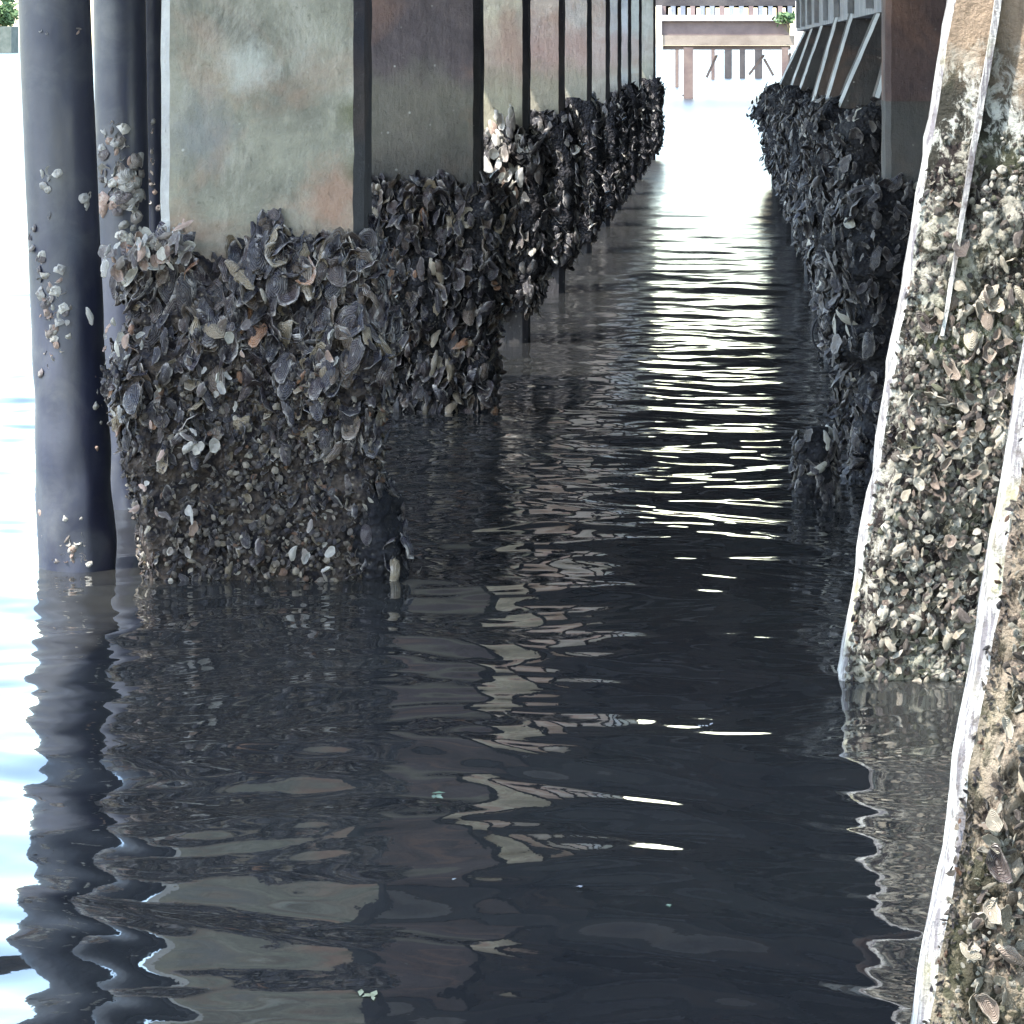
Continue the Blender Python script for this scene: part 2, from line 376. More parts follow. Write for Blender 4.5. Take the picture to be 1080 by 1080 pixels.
for i, d in enumerate(leftd):
    base, dark, rust, green, pink, pale = tints_with_light[i]
    m = concrete('concrete_left', base, dark, i*2+1, rust, green, pink, pale=pale, wetline=.78 if i == 0 else 1.05, stains=() if i else ((-.87, 8.3, .84, .10, (.30, .165, .11), .65), (-.83, 8.3, 1.02, .05, (.10, .10, .05), .8), (-.82, 8.3, .9, .05, (.09, .09, .05), .7), (-1.06, 8.3, 1.12, .07, (.46, .46, .40), .6), (-1.17, 8.3, .98, .10, (.17, .18, .19), .5)), gz=(.8, 1.0 if i != 1 else 1.02))
    e = square_pile(XR-W0, d, W0, D0, DECKZ, [m, EDGE if i == 0 else m, SIDE_SHADE], ords[i], LEFTG, cham=.022, seed=i*5+2)
    if i == 0:
        top = lambda u: .735+.015*math.sin(u*17)+(.03 if .3 < u < .5 else 0)
        sp = dict(b=(.05, .075, .14), top=top, low=.42)
        crust(W0, D0, sp, 0, 3, e, CRM, nu=150, nz=130, k=.75)
        sc = scatter_on(W0, D0, sp, 0, 3, 1700, HI, .014, .048, small_low=.40, tilt=.6, roll=.3, zr=(.27, .82))
        scatter_on(W0, D0, sp, 0, 3, 620, HI, .008, .024, sc=sc, tilt=.5, roll=.7, zr=(-.03, .5))
        build_scatter(sc, e, MUS, 'oyster_bed', 'oyster_shell', 100)
        w = scatter_on(W0, D0, sp, 0, 3, 3200, BA+LO+LO, .003, .010, tilt=.7, roll=1., zr=(-.03, .46), deep=.85)
        V, Q, U = w.bake(w.items); tag(link('barnacle_crust', mesh_np('barnacle_crust', V, Q, U), BARND, e), kind='stuff')
        # pale barnacle clump where the oysters meet the round piles
        w = Scatter()
        for _ in range(60):
            px, py = random.uniform(112, 202), 0; py = 262+ (165-px)*.28+random.uniform(-16, 22)
            x, z = XZ(px, py, 8.2); w.add(random.choice(HI), frame((-.2, -1, .2), .6, .6), (x-(XR-W0), -.11+random.uniform(-.02, .03), z), random.uniform(.009, .026))
        for (cx, cy, n_) in ((118, 365, 14), (135, 425, 8), (155, 530, 6), (250, 350, 6), (350, 375, 4), (205, 470, 9), (190, 560, 6), (330, 590, 7), (225, 400, 7)):
            for _ in range(n_):
                x, z = XZ(cx+random.gauss(0, 12), cy+random.gauss(0, 12), 8.2)
                w.add(random.choice(HI), frame((-.2, -1, .2), .6, .6), (x-(XR-W0), -.085+random.uniform(-.02, .01), z), random.uniform(.008, .021))
        V, Q, U = w.bake(w.items); tag(link('pale_shells', mesh_np('pale_shells', V, Q, U), WHT, e), kind='stuff')
        # dark lump on the foot of the right side
        sp2 = dict(b=(.12, .0, .0), top=.24, low=.9)
        crust(W0, D0, sp2, 0, 9, e, CRD, name='sponge_lump', nu=70, nz=40, k=.8)
        w = scatter_on(W0, D0, sp2, 0, 9, 60, HI, .02, .035, urange=(0, .28))
        V, Q, U = w.bake(w.items); tag(link('mussel_clump', mesh_np('mussel_clump', V, Q, U), MUS, e), kind='stuff')
    else:
        tp = {1: .74, 2: .84, 3: .86}.get(i, .84+.03*math.sin(i*2.1))
        lo = -.12 if i == 1 else (.12 if i < 4 else .06)
        sp = dict(b=(.10, .08, .05), top=tp, lo=lo, low=.65)
        crust(W0, D0, sp, 0, i*7, e, CRD, nu=70, nz=50, k=.75)
        n = {1: 1250, 2: 800, 3: 600}.get(i, 420)
        hi = i < 3
        sc = scatter_on(W0, D0, sp, 0, i*7, n, HI if hi else LO, .020, .046, tilt=.6, roll=.3, urange=(0, .8), zr=(lo, tp+.1))
        build_scatter(sc, e, MUS if i == 1 else MUSF, 'mussel_bed', 'mussel_shell', {1: 100, 2: 60, 3: 40}.get(i, 0))
        if i == 2:        # pale shells reaching up the cream pile
            w = Scatter()
            for _ in range(46):
                px = random.uniform(512, 556); py = random.uniform(118, 215)
                if py < 150 and not 520 < px < 542: continue
                x, z = XZ(px, py, d); w.add(random.choice(HI), frame((0, -1, .2), .5, .3), (x-(XR-W0), -.03-.05*(py > 160)-random.random()*.03, z), random.uniform(.022, .042))
            V, Q, U = w.bake(w.items); tag(link('pale_shells', mesh_np('pale_shells', V, Q, U), WHT, e), kind='stuff')

# ---- right row
RG = 'raked concrete piles of the right row'
SPECA = lichenmat('concrete_lichen', (.36, .27, .19), (.035, .033, .025), (.50, .50, .45), 1.12)
SPECC = lichenmat('concrete_violet', (.3, .2, .16), (.05, .032, .035), (.30, .24, .20), 2.5)
# pile A (second from the camera)
dA = 6.97; xA0 = XZ(885, 705, dA)[0]; rk = .163
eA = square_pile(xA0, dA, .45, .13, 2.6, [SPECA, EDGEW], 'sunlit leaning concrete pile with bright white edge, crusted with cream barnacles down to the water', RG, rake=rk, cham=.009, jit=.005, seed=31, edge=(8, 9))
spA = dict(b=(.02, .035, .004), top=.93, low=.6, lo=-.15)
def inner(name, W, D, sp, rake, seed, e, mat, xmin, nz, z0, z1):
    """crust sheet on the front face only, starting just inside the pale edge"""
    V = []; nu = 90
    for i in range(nz+1):
        z = z0+(z1-z0)*i/nz
        for j in range(nu+1):
            x = xmin+(W-xmin)*j/nu
            e1 = min(1, j/6)*min(1, (nz-i)/8)
            q = .35+.5*noise.noise(Vector((x*12+seed, 1, z*12)))+.45*noise.noise(Vector((x*40+seed, 2, z*38)))+.3*noise.noise(Vector((x*95, 5, z*95)))
            fd = max(0, min(1, (z1-z+.22*noise.noise(Vector((x*7+seed, 8, z*7))))/.16)); V.append((x+rake*z, -.030*q*e1*fd+(.006 if e1*fd < .04 else 0), z))
    m = nu+1
    return link(name, mesh_np(name, V, [(i*m+j, i*m+j+1, (i+1)*m+j+1, (i+1)*m+j) for i in range(nz) for j in range(nu)]), mat, e)
CRP = lichenmat('crust_pale', (.36, .31, .22), (.022, .016, .015), (.33, .31, .26), 5)
CRC = lichenmat('crust_violet', (.3, .25, .2), (.026, .016, .018), (.30, .24, .19), 5)
inner('crust', .45, .3, spA, rk, 4, eA, CRP, .012, 170, -.2, 1.0)
def face_scatter(sc, N, protos, smin, smax, W, rake, xmin, z0, z1, dens=None, out=.02, tilt=.35, roll=.6):
    c = 0
    while c < N:
        x = random.uniform(xmin, W*.98); z = random.uniform(z0, z1)
        if dens and random.random() > dens(x, z): continue
        s = smin+(smax-smin)*random.random()**2
        if x-s*.6 < xmin: continue
        sc.add(random.choice(protos), frame((0, -1, .15), tilt, roll), (x+rake*z, -random.uniform(.002, out), z), s); c += 1
    return sc
sc = Scatter()
face_scatter(sc, 1500, BA, .004, .012, .45, rk, .026, -.06, .62, out=.025, tilt=.5)
face_scatter(sc, 1500, LO, .007, .015, .45, rk, .026, -.06, .66, out=.03, tilt=.7, roll=1.2)
face_scatter(sc, 900, BA+LO, .004, .012, .45, rk, .03, .55, .95, out=.02, tilt=.6, roll=1)
face_scatter(sc, 1500, BA+LO, .003, .007, .45, rk, .025, .6, 1.12, dens=lambda x, z: (.25+.6*(x > .17))*(1.25-z)*(1 if noise.noise(Vector((x*9, 0, z*5))) > -.05 else .15), out=.006, tilt=.5)
V, Q, U = sc.bake(sc.items); tag(link('barnacle_crust', mesh_np('barnacle_crust', V, Q, U), BARN, eA), kind='stuff')
sc = Scatter()
face_scatter(sc, 150, HI, .012, .030, .45, rk, .04, .42, .74, out=.035, tilt=.5)
face_scatter(sc, 420, HI, .009, .019, .45, rk, .03, -.05, .5, out=.04, tilt=.6, roll=1)
face_scatter(sc, 60, HI, .017, .030, .45, rk, .03, .60, .84, out=.045, tilt=.6)
build_scatter(sc, eA, PALE, 'oyster_bed', 'oyster_shell', 80)
def foul(e, rake, W, z0, z1, n, s0, s1):
    w = Scatter()
    for _ in range(n):
        z = z0+(z1-z0)*random.random()**1.5; x = random.choice((random.uniform(.006, .018), random.gauss(.019, .003), random.gauss(.020, .003), random.gauss(.022, .003)))
        w.add(random.choice(LO), frame((-.3, -1, .1), .6, 1.), (x+rake*z, -random.uniform(0, .006), z), random.uniform(s0, s1))
    V, Q, U = w.bake(w.items); tag(link('edge_barnacles', mesh_np('edge_barnacles', V, Q, U), BARND, e), kind='stuff')
foul(eA, rk, .45, -.02, .95, 420, .003, .008)
# raised seam strip on the upper face of A
def strip(e, x0, w, z0, z1, rake, out, mat, name='raised_seam'):
    V = []; n = 40
    for i in range(n+1):
        z = z0+(z1-z0)*i/n; ww = w*(.55+.45*min(1, (z-z0)/.5))
        q = .002*noise.noise(Vector((x0*9, 0, z*25)))
        for (dx, dy) in ((0, .004), (0, -out), (ww, -out), (ww, .004)): V.append((x0+dx+q+rake*z, dy, z))
    Q = [(i*4+k, i*4+(k+1) % 4, (i+1)*4+(k+1) % 4, (i+1)*4+k) for i in range(n) for k in range(4)]+[(0, 1, 2, 3), (n*4+3, n*4+2, n*4+1, n*4)]
    return link(name, mesh_np(name, V, Q, smooth=False), mat, e)
xb, zb_ = XZ(995, 330, dA); strip(eA, xb-xA0-rk*zb_, .012, zb_-.04, 2.55, rk, .028, EDGEW)
# pile C (nearest)
dC = 4.2; x1, z1 = XZ(969, 1080, dC); xC0 = x1-rk*z1
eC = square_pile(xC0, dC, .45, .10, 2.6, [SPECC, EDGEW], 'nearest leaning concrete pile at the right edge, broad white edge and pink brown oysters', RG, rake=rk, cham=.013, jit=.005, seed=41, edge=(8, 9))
inner('crust', .45, .3, spA, rk, 14, eC, CRC, .017, 150, -.2, 1.25)
sc = Scatter()
face_scatter(sc, 2600, BA, .002, .007, .30, rk, .026, -.05, 1.25, out=.02)
face_scatter(sc, 2600, LO, .004, .010, .30, rk, .026, -.05, 1.25, out=.03, tilt=.7, roll=1.2)
V, Q, U = sc.bake(sc.items); tag(link('barnacle_crust', mesh_np('barnacle_crust', V, Q, U), BARN, eC), kind='stuff')
sc = Scatter(); face_scatter(sc, 1100, HI, .006, .021, .32, rk, .03, -.05, 1.15, out=.04, tilt=.6, roll=1)
build_scatter(sc, eC, PALE, 'oyster_bed', 'oyster_shell', 80)
foul(eC, rk, .45, -.02, 1.2, 500, .002, .006)
# dark mussel in a hollow on C
x, z = XZ(1050, 905, dC); o = link('dark_mussel', mesh_np('dark_mussel', HI[1][0]*.024, HI[1][1], np.stack([HI[1][2], np.full(len(HI[1][2]), .1)], 1)), MUS, eC, (x-xC0, -.035, z)); o.rotation_euler = (R(90), R(-25), 0)

# R2 : vertical shaded pile behind A
d2 = 10.2; xl2 = XZ(934, 0, d2)[0]
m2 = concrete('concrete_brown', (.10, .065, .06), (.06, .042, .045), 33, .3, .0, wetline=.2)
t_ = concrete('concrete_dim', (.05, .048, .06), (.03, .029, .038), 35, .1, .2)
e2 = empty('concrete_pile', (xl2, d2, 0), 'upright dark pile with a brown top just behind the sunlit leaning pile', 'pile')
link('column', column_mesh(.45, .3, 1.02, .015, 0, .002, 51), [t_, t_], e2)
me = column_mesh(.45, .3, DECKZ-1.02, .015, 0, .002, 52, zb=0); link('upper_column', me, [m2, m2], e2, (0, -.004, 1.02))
sp = dict(b=(.02, .09, .17), top=lambda u: .80-.08*(u < .6), low=.75)
crust(.45, .3, sp, 0, 17, e2, CRD, nu=90, nz=90)
sc = scatter_on(.45, .3, sp, 0, 17, 1500, HI, .013, .038, urange=(.35, 1), tilt=.7, roll=.5)
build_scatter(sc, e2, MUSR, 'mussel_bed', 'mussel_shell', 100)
# stump lump at water, (835..880, 440..530)
xs, _ = XZ(860, 500, 9.75)
eS = empty('mussel_stump', (xs, 9.75, 0), 'short broken stump wrapped in mussels poking out of the water beside the right piles', 'stump')
V = []; nz, nt = 26, 22
for i in range(nz+1):
    z = -.1+.29*i/nz; rr = .056*(1-.25*i/nz)*(1 if i < nz-2 else .6)
    for j in range(nt):
        a = 6.2832*j/nt; q = 1+.5*noise.noise(Vector((math.cos(a)*1.5, math.sin(a)*1.5, z*22)))
        V.append((math.cos(a)*rr*q, math.sin(a)*rr*q, z))
Q = [(i*nt+j, i*nt+(j+1) % nt, (i+1)*nt+(j+1) % nt, (i+1)*nt+j) for i in range(nz) for j in range(nt)]
b = nz*nt
for j in range(1, nt-2, 2): Q.append((b, b+j, b+j+1, b+j+2))
link('stump_core', mesh_np('stump_core', V, Q), CRD, eS)
sc = Scatter()
for _ in range(110):
    a = random.uniform(0, 6.28); z = random.uniform(-.03, .18)
    sc.add(random.choice(HI), frame((math.cos(a), math.sin(a), .1), .4, .4), (math.cos(a)*.056, math.sin(a)*.056, z), random.uniform(.016, .03))
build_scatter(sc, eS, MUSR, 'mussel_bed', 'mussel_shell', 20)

# raked far piles of the right row : foot at (.36,.88) leaning out to the beam
rr_ = [(12.0, (918, 121), (934, 60), 'dim raked pile half hidden behind the upright dark pile'),
       (14.0, (882, 114), (927, 8), 'widest raked pile under the right beam, first of the pale edged ones'),
       (16.8, (868, 112), (896, 18), 'raked pile under the right beam, second of the pale edged ones'),
       (19.2, (855, 110), (880, 22), 'raked pile under the right beam, third of the pale edged ones'),
       (23.0, (841, 98), (866, 26), 'raked pile under the right beam, fourth of the pale edged ones'),
       (26.5, (832, 95), (856, 28), 'raked pile under the right beam, fifth of the pale edged ones'),
       (31.5, (820, 92), (849, 31), 'farthest raked pile of the right row, its edge glowing white in the sun')]
mr = concrete('concrete_raked_shade', (.075, .07, .07), (.042, .04, .043), 43, .2, .05)  # shade on the front faces is put into this dark base
er = concrete('edge_light', (.58, .60, .60), (.42, .44, .45), 45, 0, .1, wetline=1.0)  # light on the left edges is put into this paler base
for i, (d, a, b, lab) in enumerate(rr_):
    xa, za = XZ(*a, d); xb, zb2 = XZ(*b, d); k = (xb-xa)/(zb2-za)
    x0 = xa-k*za
    e = empty('concrete_pile', (xa, d, 0), lab, 'pile', RG)
    # leg: raked above the shell zone, upright below it
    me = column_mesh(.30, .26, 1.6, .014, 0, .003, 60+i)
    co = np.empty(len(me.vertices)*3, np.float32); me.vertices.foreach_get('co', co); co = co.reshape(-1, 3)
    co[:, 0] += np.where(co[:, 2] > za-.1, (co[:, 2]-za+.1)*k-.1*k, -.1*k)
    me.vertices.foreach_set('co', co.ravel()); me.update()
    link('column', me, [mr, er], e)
    bl = [.16, .13, .13, .16, .18, .19, .24][i]
    sp = dict(b=(.02, .12, bl), top=za+.02, low=.3, lo=.06 if i > 2 else -.1)
    crust(.34, .3, sp, 0, 90+i, e, CRD, nu=60, nz=50)
    sc = scatter_on(.34, .3, sp, 0, 90+i, 620 if i < 4 else 420, HI if i < 2 else LO, .018, .040, urange=(.3, 1), tilt=.5, roll=.6)
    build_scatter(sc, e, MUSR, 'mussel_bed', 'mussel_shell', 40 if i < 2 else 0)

# rope loop hanging beside the right mussels
def tube(name, pts, r, mat, parent=None, seg=8, loc=(0, 0, 0)):
    cu = bpy.data.curves.new(name, 'CURVE'); cu.dimensions = '3D'; cu.bevel_depth = r; cu.bevel_resolution = 2
    s = cu.splines.new('POLY'); s.points.add(len(pts)-1)
    for p, q in zip(s.points, pts): p.co = (*q, 1)
    tmp = bpy.data.objects.new('t', cu); C.objects.link(tmp)
    dg = bpy.context.evaluated_depsgraph_get(); me = bpy.data.meshes.new_from_object(tmp.evaluated_get(dg))
    bpy.data.objects.remove(tmp); me.materials.clear()
    for p in me.polygons: p.use_smooth = True
    return link(name, me, mat, parent, loc)
t = NT('rope_dark'); ROPE = t.fin((.03, .03, .035), .8)
cx, cz = XZ(876, 352, 11.2)
o = tube('rope_loop', [(.055*math.cos(a), 0, .055*math.sin(a)*1.15) for a in np.linspace(.35, 5.5, 30)], .0035, ROPE, None, loc=(cx, 11.2, cz))
tag(o, 'thin dark loop of rope sticking out from the right mussels over the water', 'rope')

# ------------------------------------------------------------------ simple box helper
def box_mesh(name, boxes):
    V = []; Q = []
    for (a, b) in boxes:
        n = len(V)
        for z in (a[2], b[2]):
            V += [(a[0], a[1], z), (b[0], a[1], z), (b[0], b[1], z), (a[0], b[1], z)]
        Q += [(n, n+3, n+2, n+1), (n+4, n+5, n+6, n+7)]+[(n+i, n+(i+1) % 4, n+4+(i+1) % 4, n+4+i) for i in range(4)]
    me = mesh_np(name, V, Q, smooth=False); return me
def bar(name, p, q, w, mat, parent, d=None):
    p, q = Vector(p), Vector(q); ax = (q-p).normalized(); s = ax.cross(Vector((0, 1, 0)))
    if s.length < .01: s = Vector((1, 0, 0))
    s = s.normalized()*w/2; t = ax.cross(s).normalized()*(d or w)/2
    V = [tuple(c+a*s+b*t) for c in (p, q) for (a, b) in ((-1, -1), (1, -1), (1, 1), (-1, 1))]
    Q = [(0, 1, 2, 3), (7, 6, 5, 4)]+[(i, 4+i, 4+(i+1) % 4, (i+1) % 4) for i in range(4)]
    return link(name, mesh_np(name, V, Q, smooth=False), mat, parent)

# ------------------------------------------------------------------ beam, deck, light-blocking wall
BEAM = concrete('concrete_beam', (.30, .31, .33), (.18, .19, .21), 51, .15, .0, wetline=-.3)
DK = concrete('concrete_deck', (.34, .35, .39), (.20, .21, .24), 53, .2, .0, wetline=-.3)
eb = empty('edge_beam', (.52, 11, 1.29), 'grey horizontal concrete beam running along the top of the raked piles', 'beam')
web = link('beam_web', box_mesh('beam_web', [((0, 0, 0), (.4, 20.8, .5))]), BEAM, eb)
for k in range(9):
    y = .9+k*2.3; link('stiffener', box_mesh('stiffener', [((-.03, y, .02), (-.003, y+.12, .48))]), BEAM, web)
ed = empty('pier_deck', (0, 0, DECKZ), 'dark concrete pier deck overhead, carried by the piles and mirrored in the water, with unseen front slabs added to block light', 'deck')
link('slab_with_light_blocks', box_mesh('slab_with_light_blocks', [((-2.7, 7.0, .4), (4, 12.0, .7)), ((-1.72, 12.002, .0), (4, 46, .3)), ((-2.7, 12.002, .302), (4, 12.25, .7)), ((-2.7, -3, .4), (-1.36, 6.998, .7)), ((.62, -3, .4), (4, 6.998, .7)), ((-1.358, -3, .402), (.618, 2.2, .698))]), DK, ed)  # front slabs and slot are unseen, shaped to cut sky light and pass sun
DKB = concrete('concrete_cap', (.06, .06, .07), (.035, .035, .042), 57, .2, .0, wetline=-.3)
for d in leftd: link('cap_beam', box_mesh('cap_beam', [((-1.6, d-.12, -.35), (1.8, d+.42, .398 if d < 12 else -.002))]), DKB, ed)
for gx in (-.9, -.15, .6):
    for a_, b_ in zip(leftd[1:-1], leftd[2:]): link('reflection_girder', box_mesh('reflection_girder', [((gx, a_+.422, -.26), (gx+.22, b_-.122, -.002))]), DKB, ed)  # unseen girders added so the ripples mirror dark bands
tag(link('side_light_block', box_mesh('side_light_block', [((0, 0, -.6), (.4, 40, 2.39))]), DK, None, (1.25, 8.2, 0)), 'unseen dark wall added behind the right row of piles to block light', 'wall')  # not in view, added to keep light off the right side

# ------------------------------------------------------------------ round piles on the left
t = NT('pile_sleeve'); p = t.pos(); ps = t.pos((8, 8, 1))
cc = t.mix(t.ramp(t.noise(ps, 2.5, 6, .6), (.35, 0.), (.7, 1.)), (.007, .009, .024), (.019, .022, .045))
cc = t.mix(t.ramp(t.noise(p, 7, 7, .65, .5), (.5, 0.), (.68, .6)), cc, (.055, .058, .065))
t.bump(t.noise(p, 30, 6, .7), .25, .004); SLV = t.fin(cc, t.ramp(t.noise(p, 9), (.3, .36), (.7, .55)), .7)
def round_pile(xt, xb, d, r, label, patches, bumps=0., seed=0):
    """xt, xb: centre x at the frame top and at the water"""
    ztop = DECKZ; k = (xt-xb)/XZ(0, 0, d)[1]
    e = empty('round_pile', (xb, d, 0), label, 'pile', 'round black piles at the left edge')
    V = []; nz, nt = 150, 40
    for i in range(nz+1):
        z = -.5+(ztop+.5)*i/nz
        for j in range(nt):
            a = 6.2832*j/nt; zz = max(0, 1-max(z, 0)/.75)
            q = r*(1+.012*noise.noise(Vector((math.cos(a), math.sin(a)+seed, z*5)))+bumps*zz*(.5+.9*noise.noise(Vector((math.cos(a)*2, math.sin(a)*2+seed, z*9)))))
            V.append((math.cos(a)*q+k*z, math.sin(a)*q, z))
    Q = [(i*nt+j, i*nt+(j+1) % nt, (i+1)*nt+(j+1) % nt, (i+1)*nt+j) for i in range(nz) for j in range(nt)]
    link('shaft', mesh_np('shaft', V, Q), SLV, e)
    w = Scatter()
    for (px, py, sx, sy, n, s0, s1) in patches:
        for _ in range(n):
            x, z = XZ(px+random.gauss(0, sx), py+random.gauss(0, sy), d-r)
            lx = x-xb-k*z
            if abs(lx) > r*.97: continue
            ny = -math.sqrt(1-(lx/r)**2); nv = (lx/r, ny, .1)
            w.add(random.choice(HI+BA), frame(nv, .4, .5), (lx*1.02+k*z, ny*r*1.01, z), random.uniform(s0, s1))
    V, Q, U = w.bake(w.items); tag(link('barnacle_patch', mesh_np('barnacle_patch', V, Q, U), WHT if seed != 9 else PALE, e), kind='stuff')
    return e
d = 8.5; x1_, x2_ = (57-HX)*d/F, (82-HX)*d/F
round_pile(x1_, x2_, d, .080, 'thick round black pile at the left edge against white water, thin barnacle streaks', [
    (52, 195, 9, 12, 7, .008, .013), (90, 213, 2, 3, 3, .010, .016), (40, 262, 5, 10, 6, .007, .012), (50, 300, 7, 16, 16, .008, .015), (64, 325, 6, 18, 14, .008, .014),
    (47, 30, 3, 3, 2, .006, .009), (79, 30, 1, 3, 2, .006, .008), (52, 350, 5, 26, 30, .005, .011), (60, 575, 20, 12, 34, .005, .010), (100, 430, 4, 30, 6, .006, .01), (75, 590, 20, 6, 18, .006, .011)], .11, 1)
d = 9.6; 
round_pile((126-HX)*d/F, (134-HX)*d/F, d, .066, 'middle round black pile with a tall clump of pale barnacles', [
    (122, 148, 9, 10, 16, .010, .018), (125, 190, 10, 14, 34, .012, .024), (136, 212, 9, 12, 24, .012, .024), (110, 172, 6, 14, 8, .008, .014), (135, 245, 8, 8, 10, .01, .018)], .1, 2)
d = 11.0
round_pile((155-HX)*d/F, (158-HX)*d/F, d, .042, 'narrowest round black pile squeezed against the nearest concrete pile', [
    (158, 133, 2, 4, 3, .006, .012), (160, 170, 2, 10, 6, .006, .012), (160, 205, 3, 10, 6, .006, .012)], .05, 3)

# ------------------------------------------------------------------ far pier at the channel's end
def plain(name, a, b, sc=4, rough=.8):
    t = NT(name); p = t.pos(); c = t.mix(t.ramp(t.noise(p, sc, 6, .6), (.35, 0.), (.65, 1.)), a, b)
    t.bump(t.noise(p, sc*6), .4, .02); return t.fin(c, rough, .3)
PINK = plain('far_timber', (.12, .085, .078), (.18, .13, .115), 1.5); BRN = plain('far_post', (.09, .06, .055), (.17, .12, .095), 2)
CRM_ = plain('far_lower_beam', (.17, .13, .10), (.25, .2, .155), 1.5); WB = plain('far_capping', (.5, .44, .42), (.7, .65, .62), 2)
BLU = plain('far_joist', (.12, .13, .15), (.2, .21, .23), 2); DRK = plain('far_dark', (.035, .03, .03), (.07, .06, .055), 2)
dp = 87.0
def X(px, d=dp): return (px-HX)*d/F
def Z(py, d=dp): return CAMH-(py-HY)*d/F
xo = X(770)
ep = empty('far_pier', (xo, dp, 0), 'low pinkish brown timber pier crossing the bright far end of the channel', 'pier')
def pb(name, x0, x1, yt, yb, y0, y1, mat): return link(name, box_mesh(name, [((X(x0)-xo, y0, Z(yb)), (X(x1)-xo, y1, Z(yt)))]), mat, ep)
pb('capping_board', 697, 826, 16, 22, -.12, 2, WB)
pb('upper_beam', 698, 833, 22.2, 37, 0, 2, PINK)
pb('lower_beam', 699, 838, 37.2, 48, -.05, 2, CRM_)
pb('soffit_board', 699, 834, 48.2, 52.5, .1, 2, PINK)
pb('end_post', 692, 698, 6, 52, -.1, .6, WB)
ds = pb('deck_soffit', 690, 850, -14, 6, .3, 5, DRK)
for k in range(14): x = 697+k*10.3; pb('joist', x, x+5, 6.2, 15.8, .2, 4, BLU if k % 3 else PINK).parent = ds
for (px, w, base, m) in ((714, 4, 92, BRN), (726, 10, 104, BRN), (828, 7, 104, BRN), (768, 8, 82, DRK), (783, 6, 82, DRK), (752, 4, 84, BRN), (800, 8, 80, DRK)):
    dd = min(135, CAMH*F/(base-HY)); 
    x0_ = (px-HX)*dd/F; ww = w*dd/F
    link('post', box_mesh('post', [((x0_-ww/2-xo, dd-dp, -.5), (x0_+ww/2-xo, dd-dp+ww, CAMH-(50-HY)*dd/F))]), m, ep)
for (a, b) in (((728, 95), (719, 103)), ((756, 58), (745, 82)), ((806, 58), (790, 79)), ((806, 62), (816, 80)), ((834, 56), (822, 98))):
    bar('brace', (X(a[0])-xo, .5, Z(a[1])), (X(b[0])-xo, .5, Z(b[1])), .06, BRN, ep)
# plant growing on the far pier
LEAF = plain('leaf_green', (.05, .09, .03), (.09, .14, .05), 3, .6); STEM = plain('stem', (.12, .1, .05), (.18, .15, .08))
def leafy(name, loc, rx, rz, n, s, label, cat, trunk=None):
    e = empty(name, loc, label, cat)
    V = []; Q = []
    cl = [(random.gauss(0, rx*.45), random.gauss(0, rx*.4), random.gauss(rz, rz*.42)) for _ in range(max(7, n//60))]
    for _ in range(n):
        c = random.choice(cl); p = Vector(c)+Vector((random.gauss(0, rx*.22), random.gauss(0, rx*.22), random.gauss(0, rz*.2)))
        a = Vector((random.gauss(0, 1), random.gauss(0, 1), random.gauss(0, 1))).normalized(); b = a.orthogonal().normalized(); q = s*random.uniform(.6, 1.3)
        k = len(V); V += [tuple(p-a*q), tuple(p+b*q*.4), tuple(p+a*q), tuple(p-b*q*.4)]; Q.append((k, k+1, k+2, k+3))
    link('foliage', mesh_np('foliage', V, Q, smooth=False), LEAF, e)
    for c in cl[:8]: bar('stem', (0, 0, -.1), c, trunk or rx*.05, STEM, e)
    return e
leafy('hanging_plant', (X(831), dp-.4, Z(30)), .28, .2, 260, .07, 'bright green plant growing on the right end of the far pier', 'plant')
# white post beside it, sunlit
tag(link('white_post', box_mesh('white_post', [((0, 0, -.3), (.14, .14, 1.9))]), WB, None, ((839-HX)*62/F, 62, 0)), 'white sunlit post by the green plant beyond the right beam', 'post')
# far shore at the left edge
ledge = plain('shore_wall', (.07, .085, .07), (.12, .13, .11), 1)
tag(link('shore_wall', box_mesh('shore_wall', [((-200, 0, -1), (0, 6, 4.2))]), ledge, None, ((12-HX)*600/F, 600, 0)), 'small grey green wall on the far shore at the top left', 'wall')
leafy('shore_bush', ((2-HX)*610/F, 612, 3.8), 2.0, 2.2, 1600, .4, 'green bush above the wall on the far shore at the top left', 'bush', .12)
leafy('shore_tree', ((-60-HX)*615/F, 618, 3), 9, 8, 1800, 1.0, 'broad green tree on the far shore beyond the left edge', 'tree', .3)

# ------------------------------------------------------------------ water
t = NT('water_murky'); p = t.pos((1, .7, 1))
t.bump(t.math('ADD', t.noise(p, 22, 3, .5), t.math('MULTIPLY', t.noise(p, 60, 2, .5), .2)), .045, .004)
g_ = t.n('ShaderNodeNewGeometry'); sp_ = t.n('ShaderNodeSeparateXYZ'); t.l(g_.outputs['Position'], sp_.inputs[0])
def mr_(v, a, b, c, d):
    x = t.n('ShaderNodeMapRange'); t.l(v, x.inputs[0])
    for i, q in enumerate((a, b, c, d)): x.inputs[i+1].default_value = q
    return x.outputs[0]
WR = mr_(sp_.outputs[1], 10, 38, .02, .30); WL_ = mr_(sp_.outputs[0], -2.6, -6, .02, .22)      # wind-roughened open water
t.b.inputs['IOR'].default_value = 1.52
WATER = t.fin(t.mix(t.ramp(t.noise(t.pos(), 1.2, 3), (.4, 0.), (.6, 1.)), (.0185, .019, .0195), (.023, .0235, .0225)), t.math('MAXIMUM', WR, WL_), .5)
ys = [1.2]
while ys[-1] < 60:
    d = ys[-1]; ys.append(d+(max(.011, d*d/4680*.55) if d > 3.6 else .06))
ys = [-1500, -300, -60, -15, -5, -1, .3]+ys
while ys[-1] < 3000: ys.append(ys[-1]+(ys[-1]*.02 if ys[-1] < 300 else ys[-1]*.3))
